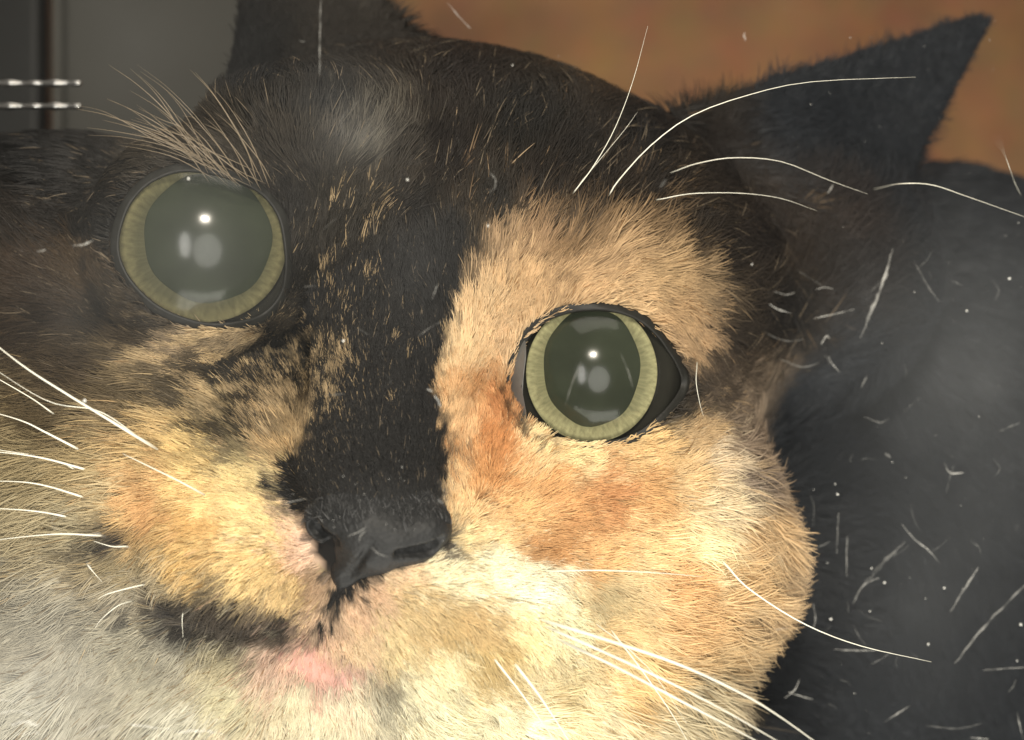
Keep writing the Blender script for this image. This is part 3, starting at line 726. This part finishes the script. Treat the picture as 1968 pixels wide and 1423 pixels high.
    colr = np.where(((g > 0.955) & (lum > 0.25))[:, None], colr * np.array([0.55, 0.46, 0.36]), colr)
    cv = bpy.data.hair_curves.new(name)
    cv.add_curves([K] * N)
    cv.attributes['position'].data.foreach_set('vector', (pts * S).astype(np.float32).ravel())
    ra = cv.attributes.get('radius') or cv.attributes.new('radius', 'FLOAT', 'POINT')
    ra.data.foreach_set('value', (rad * S).astype(np.float32).ravel())
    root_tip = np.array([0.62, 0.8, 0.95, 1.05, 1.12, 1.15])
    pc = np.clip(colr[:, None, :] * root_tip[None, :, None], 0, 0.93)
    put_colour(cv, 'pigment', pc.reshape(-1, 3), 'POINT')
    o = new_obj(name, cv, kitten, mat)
    o['kind'] = 'stuff'
    return o
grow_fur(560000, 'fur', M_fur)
def nose_fuzz():
    nn = grad(nose_f, Vn, 4.0)
    u, v = proj(Vn)
    w = np.clip((1010 - v + (noise2(u, v, 20, 71) - .5) * 30) / 40, 0, 1) * (nn[:, 1] < 0.35)
    N = 9000
    i = rng.choice(len(Vn), N, p=w / w.sum())
    p = Vn[i] + rng.normal(0, 1.6, (N, 3)); n = nn[i]
    ang = np.radians(95 + rng.normal(0, 22, N) + (u[i] < 640) * 40)
    t = np.stack([np.cos(ang), np.full(N, 0.2), np.sin(ang)], 1); t -= n * (t * n).sum(1)[:, None]; t /= np.linalg.norm(t, axis=1)[:, None]
    L = 12 + 14 * rng.random(N)
    K = 4; pts = np.empty((N, K, 3))
    for k, tt in enumerate(np.linspace(0, 1, K)):
        pts[:, k] = p - n * 1.5 + L[:, None] * (t * tt + n * 0.35 * (tt - .5 * tt * tt))
    cv = bpy.data.hair_curves.new('nose_fuzz'); cv.add_curves([K] * N)
    cv.attributes['position'].data.foreach_set('vector', (pts * S).astype(np.float32).ravel())
    ra = cv.attributes.get('radius') or cv.attributes.new('radius', 'FLOAT', 'POINT')
    ra.data.foreach_set('value', (np.array([1.0, .95, .7, .2])[None] * (0.7 + .4 * rng.random((N, 1))) * S).astype(np.float32).ravel())
    g = np.where(rng.random(N) < 0.22, 0.065, 0.015) * (0.7 + 0.6 * rng.random(N))
    put_colour(cv, 'pigment', np.repeat(g[:, None, None] * np.ones((1, K, 3)), 1, 0).reshape(-1, 3), 'POINT')
    o = new_obj('nose_fuzz', cv, kitten, M_fur); o['kind'] = 'stuff'
nose_fuzz()

# ------------------------------------------------------------------ kitten: whiskers
def strand(name, pts, r0, mat, n=22, tip=0.15):
    """pts: (u, v, depth)"""
    if name == 'whisker':   # root it in the skin
        u0, v0 = float(pts[0][0]), float(pts[0][1])
        y0 = float(hit(np.array([u0]), np.array([v0]), skin)[0])
        pts = [(u0, v0, y0 + 10)] + [(q[0], q[1], max(q[2], -335) if i_ > 0 else q[2]) for i_, q in enumerate(pts)][1:]
        m_ = pts[1]; pts.insert(1, (u0 + .3 * (m_[0] - u0), v0 + .3 * (m_[1] - v0), min(y0 - 22, y0 + .5 * (m_[2] - y0))))
    w = smooth_path(np.array([P(q[0], q[1], max(q[2], -335)) for q in pts]), n)
    t = np.linspace(0, 1, n)
    V_, F_ = tube_mesh(w, r0 * (1 - (1 - tip) * t ** 1.2) * (0.3 + 0.7 * np.clip(t / 0.16, 0, 1)), 6)
    return mesh_obj(name, V_, F_, kitten, mat)
WH = [
 ([(1030,1188,-215),(1160,1228,-300),(1300,1275,-360),(1420,1330,-390),(1500,1378,-400),(1600,1450,-400)], 4.2),
 ([(1040,1200,-215),(1180,1262,-300),(1300,1318,-350),(1400,1370,-380),(1530,1445,-390)], 3.9),
 ([(1060,1222,-210),(1190,1285,-290),(1310,1348,-340),(1400,1395,-370),(1480,1438,-380)], 4.0),
 ([(1380,1070,40),(1440,1132,-30),(1540,1196,-60),(1650,1240,-60),(1790,1272,-50)], 2.8),
 ([(985,1270,-170),(1035,1335,-220),(1075,1395,-240),(1110,1450,-250)], 4.2),
 ([(945,1260,-190),(1000,1330,-230),(1050,1400,-250),(1075,1440,-255)], 3.0),
 ([(1170,1205,-90),(1235,1290,-120),(1290,1370,-120),(1330,1440,-110)], 2.6),
 ([(1040,1098,-190),(1150,1096,-210),(1250,1100,-190),(1350,1108,-150)], 2.2),
 ([(1140,1195,-140),(1200,1240,-180),(1260,1300,-190),(1320,1390,-170)], 1.8),
 ([(310,868,-120),(215,810,-190),(120,752,-240),(40,700,-260),(-60,620,-260)], 4.2),
 ([(400,955,-170),(345,925,-200),(290,898,-220),(236,872,-230)], 3.0),
 ([(300,862,-130),(190,790,-170),(90,770,-200),(-40,690,-200)], 2.0),
 ([(160,868,-90),(90,832,-130),(40,808,-140),(-40,785,-140)], 3.4),
 ([(175,905,-80),(90,882,-120),(30,872,-130),(-40,866,-130)], 3.2),
 ([(170,958,-80),(90,934,-120),(40,926,-130),(-40,924,-130)], 2.8),
 ([(135,994,-80),(80,984,-120),(30,979,-130),(-40,976,-130)], 2.8),
 ([(205,1030,-100),(120,1026,-150),(50,1031,-160),(-40,1042,-160)], 2.6),
 ([(150,905,-70),(100,880,-90),(20,868,-100),(-40,858,-100)], 2.0),
 ([(110,800,-60),(60,765,-80),(0,730,-80),(-40,708,-80)], 2.2),
 ([(260,1152,-120),(225,1165,-150),(195,1190,-155),(182,1208,-150)], 2.0),
 ([(290,1120,-130),(240,1132,-160),(205,1142,-165),(186,1152,-160)], 2.2),
 ([(165,1082,-90),(180,1100,-110),(196,1118,-115)], 2.0),
 ([(250,1050,-110),(215,1050,-140),(180,1040,-150)], 2.6),
 ([(352,1170,-170),(350,1195,-190),(352,1225,-190)], 1.6),
 ([(1165,383,60),(1190,345,20),(1250,280,-20),(1330,222,-30),(1440,182,-20),(1560,157,10),(1760,148,60)], 2.6),
 ([(1095,380,60),(1140,320,20),(1180,250,0),(1215,160,0),(1245,50,20)], 2.0),
 ([(1280,335,150),(1340,314,110),(1410,303,100),(1500,310,100),(1590,345,110),(1668,373,130)], 1.9),
 ([(1676,364,160),(1730,353,150),(1790,355,150),(1860,378,150),(1990,424,150)], 2.3),
 ([(1250,386,120),(1330,372,90),(1420,371,90),(1500,381,100),(1570,405,110)], 1.6),
 ([(1915,262,300),(1932,300,300),(1950,350,310),(1962,375,320)], 1.7),
 ([(1108,360,60),(1150,310,40),(1200,250,40),(1225,215,45)], 1.3),
 ([(1340,690,60),(1338,735,30),(1345,775,25),(1352,800,30)], 1.8),
]
for i, (pts, r) in enumerate(WH):
    thin = 0.85 if i < 24 else 0.62
    strand('whisker', pts, r * thin, M_whisker)
# tuft of long brow hairs by the duller eye
for i in range(38):
    t = i / 37
    f = rng.random()
    u0, v0 = 505 + rng.normal(0, 14), 366 + rng.normal(0, 9)
    u0, v0 = u0 - 130 * f, v0 - 56 * f
    a = math.radians(112 + 46 * t + rng.normal(0, 3)); Ls = 150 + 150 * rng.random()
    bow = rng.normal(0, 20)
    pts = [(u0, v0, -95), (u0 + math.cos(a) * Ls * .4 + bow * .4, v0 - math.sin(a) * Ls * .4 + bow * .5, -135), (u0 + math.cos(a + .06) * Ls * .75, v0 - math.sin(a + .06) * Ls * .75, -140), (u0 + math.cos(a + .12) * Ls, v0 - math.sin(a + .12) * Ls, -125)]
    strand('brow_hair', pts, 0.6 + 0.6 * rng.random(), M_brow, 14)

# ------------------------------------------------------------------ the scratched clear sheet
PY0, PY1 = -410.0, -365.0
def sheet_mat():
    """clear plastic with uneven scattering inside, standing in for room reflections and haze"""
    m, nt, b = mat_new('veiled_clear_plastic'); nt.nodes.remove(b)
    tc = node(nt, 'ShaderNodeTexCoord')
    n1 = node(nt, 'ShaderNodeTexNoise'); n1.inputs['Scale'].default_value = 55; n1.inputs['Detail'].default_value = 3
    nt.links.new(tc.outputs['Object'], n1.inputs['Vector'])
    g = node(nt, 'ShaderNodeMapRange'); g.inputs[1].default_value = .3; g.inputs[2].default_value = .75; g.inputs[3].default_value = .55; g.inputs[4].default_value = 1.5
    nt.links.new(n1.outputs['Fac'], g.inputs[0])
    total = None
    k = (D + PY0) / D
    for (u, v, ru, rv, amt) in VEIL_SMEARS:
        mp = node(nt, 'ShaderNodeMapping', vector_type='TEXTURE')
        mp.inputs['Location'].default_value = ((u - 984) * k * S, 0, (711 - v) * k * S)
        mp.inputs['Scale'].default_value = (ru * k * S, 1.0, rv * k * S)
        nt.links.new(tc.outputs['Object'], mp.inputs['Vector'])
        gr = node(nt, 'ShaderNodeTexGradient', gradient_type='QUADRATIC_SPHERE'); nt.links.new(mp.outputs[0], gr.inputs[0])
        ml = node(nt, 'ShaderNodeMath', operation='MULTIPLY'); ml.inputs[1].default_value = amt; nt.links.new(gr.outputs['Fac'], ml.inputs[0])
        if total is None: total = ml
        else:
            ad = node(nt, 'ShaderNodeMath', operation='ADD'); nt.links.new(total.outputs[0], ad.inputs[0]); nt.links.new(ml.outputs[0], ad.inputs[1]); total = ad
    ad = node(nt, 'ShaderNodeMath', operation='ADD'); nt.links.new(total.outputs[0], ad.inputs[0]); ad.inputs[1].default_value = BASE_VEIL
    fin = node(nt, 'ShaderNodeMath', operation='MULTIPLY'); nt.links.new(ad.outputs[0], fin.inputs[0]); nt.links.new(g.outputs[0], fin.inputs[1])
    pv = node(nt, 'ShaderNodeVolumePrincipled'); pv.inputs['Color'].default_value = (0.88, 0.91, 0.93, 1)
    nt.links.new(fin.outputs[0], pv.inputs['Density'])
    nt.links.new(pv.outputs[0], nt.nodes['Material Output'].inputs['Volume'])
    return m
BASE_VEIL = 2.8  # even veil in place of the sheet's room reflection
VEIL_SMEARS = [(250, 80, 360, 380, 14), (650, 250, 190, 240, 32), (700, 255, 90, 80, 24), (390, 470, 360, 320, 54), (60, 1300, 480, 420, 75), (1900, 740, 460, 520, 62), (1760, 1180, 520, 420, 26), (720, 960, 200, 80, 8), (980, 1170, 420, 300, 14), (790, 520, 170, 260, 14), (130, 620, 330, 260, 22)]  # denser patches imitate reflections and haze; lower left is smudged as well
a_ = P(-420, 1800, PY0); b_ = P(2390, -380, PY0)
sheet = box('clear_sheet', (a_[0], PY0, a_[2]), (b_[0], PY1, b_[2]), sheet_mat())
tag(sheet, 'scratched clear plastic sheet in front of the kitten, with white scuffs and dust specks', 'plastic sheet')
SC = Vector((P(985, 710, PY0)[0], (PY0 + PY1) / 2, P(985, 710, PY0)[2]))

def scuff_mat(name, op):
    m, nt, b = mat_new(name)
    tc = node(nt, 'ShaderNodeTexCoord'); nz = node(nt, 'ShaderNodeTexNoise'); nz.inputs['Scale'].default_value = 900; nz.inputs['Detail'].default_value = 4
    nt.links.new(tc.outputs['Object'], nz.inputs['Vector'])
    g = node(nt, 'ShaderNodeMapRange'); g.inputs[1].default_value = .35; g.inputs[2].default_value = .68; g.inputs[3].default_value = op * .15; g.inputs[4].default_value = op
    nt.links.new(nz.outputs['Fac'], g.inputs[0]); nt.links.new(g.outputs[0], b.inputs['Alpha'])
    b.inputs['Base Color'].default_value = (0.8, 0.79, 0.74, 1); b.inputs['Roughness'].default_value = 0.5
    return m
M_sc1, M_sc2, M_sc3 = scuff_mat('scuff_strong', 0.29), scuff_mat('scuff_glint_mid', 0.17), scuff_mat('scuff_faint', 0.07)
M_dust = plain('dust', (0.8, 0.79, 0.74), 0.6, 0.4)
def flat_ribbon(pts, w, wob=0.0, seed=0):
    """thin lens-section groove burr lying on the sheet's front face"""
    pts = np.asarray(pts, float)
    q = smooth_path(pts, max(8, 5 * len(pts))) if len(pts) > 2 else np.linspace(pts[0], pts[1], 10)
    n = len(q); t = np.linspace(0, 1, n); r = np.random.default_rng(seed)
    d = np.gradient(q, axis=0); d /= np.linalg.norm(d, axis=1)[:, None] + 1e-9
    nn = np.stack([-d[:, 1], d[:, 0]], 1)
    ww = 0.5 * w * (np.sin(np.pi * np.clip(t * .94 + .03, 0, 1)) ** .6) * (1 + wob * (r.random(n) - .5))
    q = q + nn * (r.random((n, 1)) - .5) * w * wob * .6
    A, B, Cc = q + nn * ww[:, None], q - nn * ww[:, None], q
    Va = np.vstack([P(A[:, 0], A[:, 1], np.full(n, PY0 - 1.0)), P(Cc[:, 0], Cc[:, 1], PY0 - 1.0 - ww * .5), P(B[:, 0], B[:, 1], np.full(n, PY0 - 1.0))])
    F_ = []
    for i in range(n - 1):
        F_ += [(i, i + 1, n + i + 1, n + i), (n + i, n + i + 1, 2 * n + i + 1, 2 * n + i), (i, 2 * n + i, 2 * n + i + 1, i + 1)]
    return Va, F_
SCR_GLINT = [  # points, half width, strength
 ([(1733,1008),(1758,1036),(1785,1058),(1806,1082)], 2.0, 1), ([(1880,1090),(1855,1130),(1826,1176)], 3.2, 2), ([(1868,1108),(1858,1126)], 3.5, 1),
 ([(1990,1105),(1900,1195),(1835,1275)], 4.5, 2), ([(1612,985),(1610,1020),(1608,1064)], 2.2, 2), ([(1628,1030),(1627,1108)], 2.4, 2), ([(1603,1248),(1640,1250),(1682,1250)], 2.2, 1),
 ([(1716,478),(1704,520),(1690,560),(1672,605),(1654,650)], 5.5, 2), ([(1708,505),(1690,560),(1680,590)], 2.5, 1), ([(1564,612),(1600,604),(1642,594)], 1.8, 1),
 ([(1578,662),(1588,646),(1594,650)], 2.6, 1), ([(1592,684),(1600,700),(1615,716)], 1.9, 1), ([(1488,560),(1510,566),(1528,562)], 1.8, 1), ([(1478,584),(1495,594),(1520,602)], 2.0, 1), ([(1568,556),(1585,552),(1602,556)], 1.6, 2),
 ([(1815,890),(1826,908),(1852,909)], 2.8, 1), ([(1640,1150),(1690,1090),(1740,1040)], 7.0, 3), ([(1640,1160),(1660,1125),(1690,1110)], 3.0, 2),
 ([(1508,1342),(1528,1325),(1536,1306)], 1.8, 1), ([(1515,1330),(1540,1338),(1562,1344)], 1.8, 1), ([(1700,1388),(1724,1372),(1748,1356)], 2.4, 1), ([(1890,1288),(1930,1285),(1975,1282)], 1.6, 1), ([(1955,1370),(1960,1395),(1968,1425)], 2.0, 1),
 ([(1864,1418),(1900,1420)], 2.2, 1), ([(1780,1395),(1840,1400),(1890,1390)], 2.4, 3), ([(617,-5),(615,60),(614,145)], 2.2, 2), ([(613,10),(616,90)], 1.6, 3), ([(860,5),(885,35),(905,55)], 2.4, 2),
 ([(1563,1160),(1567,1190),(1562,1210)], 1.8, 2), ([(1488,1210),(1522,1206)], 1.6, 2), ([(1640,1200),(1652,1225),(1665,1240)], 2.0, 3),
 ([(940,330),(952,345),(950,362),(935,372)], 1.6, 2), ([(1590,372),(1602,355)], 2.4, 2), ([(1660,800),(1690,812),(1706,806)], 2.6, 3), ([(1500,690),(1540,705),(1575,698)], 2.4, 3), ([(1470,640),(1510,655),(1545,652)], 2.0, 3),
 ([(1700,870),(1712,880)], 4.5, 3), ([(1655,745),(1668,720)], 3.5, 3), ([(1755,500),(1790,560),(1806,580)], 3.0, 3), ([(1830,540),(1850,548)], 2.2, 3), ([(1920,830),(1960,812)], 3.0, 3),
 ([(670,1030),(690,1022),(704,1012)], 1.5, 1), ([(712,1050),(728,1064),(745,1070)], 1.5, 2), ([(640,985),(655,1010)], 1.2, 3), ([(545,968),(570,962),(590,958)], 1.5, 2), ([(690,1040),(694,1028),(704,1020)], 1.8, 1),
 ([(830,575),(842,545)], 2.0, 2), ([(835,760),(842,770),(848,782)], 3.4, 1), ([(820,748),(832,752)], 2.6, 1), ([(842,960),(852,968)], 5.0, 2),
 ([(1118,695),(1100,735),(1086,780)], 1.3, 2), ([(1193,680),(1206,710),(1216,745)], 1.4, 2), ([(140,472),(160,470),(178,462)], 3.6, 1), ([(70,484),(88,480)], 3.2, 2), ([(160,1030),(185,1026),(204,1032)], 3.0, 1), ([(166,1078),(176,1096)], 2.2, 1), ([(222,1050),(252,1052)], 2.6, 1),  # first two arcs imitate window reflections in the cornea
 ([(0,1372),(30,1365),(62,1372)], 6.0, 2), ([(20,1392),(50,1388),(74,1396)], 6.5, 1), ([(30,1412),(80,1408)], 4.0, 2), ([(240,1392),(280,1396),(330,1402)], 3.5, 1), ([(340,1408),(390,1404),(430,1412)], 4.0, 1), ([(150,1418),(190,1400),(220,1392)], 3.5, 2), ([(0,1345),(40,1350)], 3.0, 2), ([(400,1416),(420,1400)], 3.0, 1),
 ([(150,975),(110,990),(100,1010),(120,1022)], 4.0, 3), ([(1280,345),(1268,360)], 5.0, 3), ([(1430,62),(1432,78)], 4.0, 2),
]
def on_sheet(name, Va, F_, mat):
    o = mesh_obj(name, Va - np.array(SC), F_, sheet, mat, smooth=False)
    return o
for i, (pts, w, s_) in enumerate(SCR_GLINT):
    Va, F_ = flat_ribbon(pts, w, 0.9, i)
    on_sheet('scratch_and_glint', Va, F_, (M_sc1, M_sc2, M_sc3)[s_ - 1])
# fainter hairline scratches, most of them over the dark side
for i in range(40):
    if i < 28: u0, v0 = 1560 + 430 * rng.random(), 420 + 1000 * rng.random()
    else: u0, v0 = 560 + 420 * rng.random(), 60 + 900 * rng.random()
    a = rng.choice([1.1, 2.3, 0.2, 1.5]) + rng.normal(0, .35); Ls = 14 + 60 * rng.random() ** 2
    pts = [(u0, v0), (u0 + math.cos(a) * Ls * .5 + rng.normal(0, 3), v0 - math.sin(a) * Ls * .5 + rng.normal(0, 3)), (u0 + math.cos(a + rng.normal(0, .3)) * Ls, v0 - math.sin(a) * Ls)]
    Va, F_ = flat_ribbon(pts, 0.9 + 0.9 * rng.random(), 1.0, 500 + i)
    on_sheet('scratch_and_glint', Va, F_, M_sc3 if rng.random() < .85 else M_sc2)
# dust specks, joined: too small to pick apart
sv, sf = [], []
spots = [(938,434,4.5),(1940,535,4),(1858,597,3.5),(1445,508,3),(362,343,6),(783,345,4.5),(660,655,4),(1597,1190,4),(1675,1092,3),(1815,1130,3.5),(1672,1175,3),(1962,1200,5),(1784,1238,4),(1955,1270,3.5),(985,125,3),(163,770,6),(1610,950,4),(1605,930,3),(1700,1120,4),(700,950,1.8),(714,962,1.5),(660,915,1.6),(684,930,1.2),(640,1000,1.6)]
for _ in range(110):
    u, v = 1968 * rng.random(), 1423 * rng.random()
    if rng.random() < .55: u = 1500 + 468 * rng.random()
    if u < 1450 and rng.random() < .75: continue
    spots.append((u, v, 0.6 + 1.1 * rng.random() ** 3))
for _ in range(26):
    spots.append((560 + 300 * rng.random(), 880 + 180 * rng.random(), 0.6 + 0.8 * rng.random()))
for (u, v, r) in spots:
    r *= 0.5
    b0 = len(sv); m = 6; ph = rng.random() * 6
    ax = 0.7 + 0.6 * rng.random()
    for j in range(m):
        t = ph + 2 * math.pi * j / m; rr = r * (0.75 + 0.5 * rng.random())
        sv.append(P(u + math.cos(t) * rr * ax, v + math.sin(t) * rr, PY0 - 1.0))
    sv.append(P(u, v, PY0 - 1.0 - r * .7))
    for j in range(m): sf.append((b0 + j, b0 + (j + 1) % m, b0 + m))
o = on_sheet('dust_speck', np.array(sv), sf, M_dust)
o['kind'] = 'stuff'
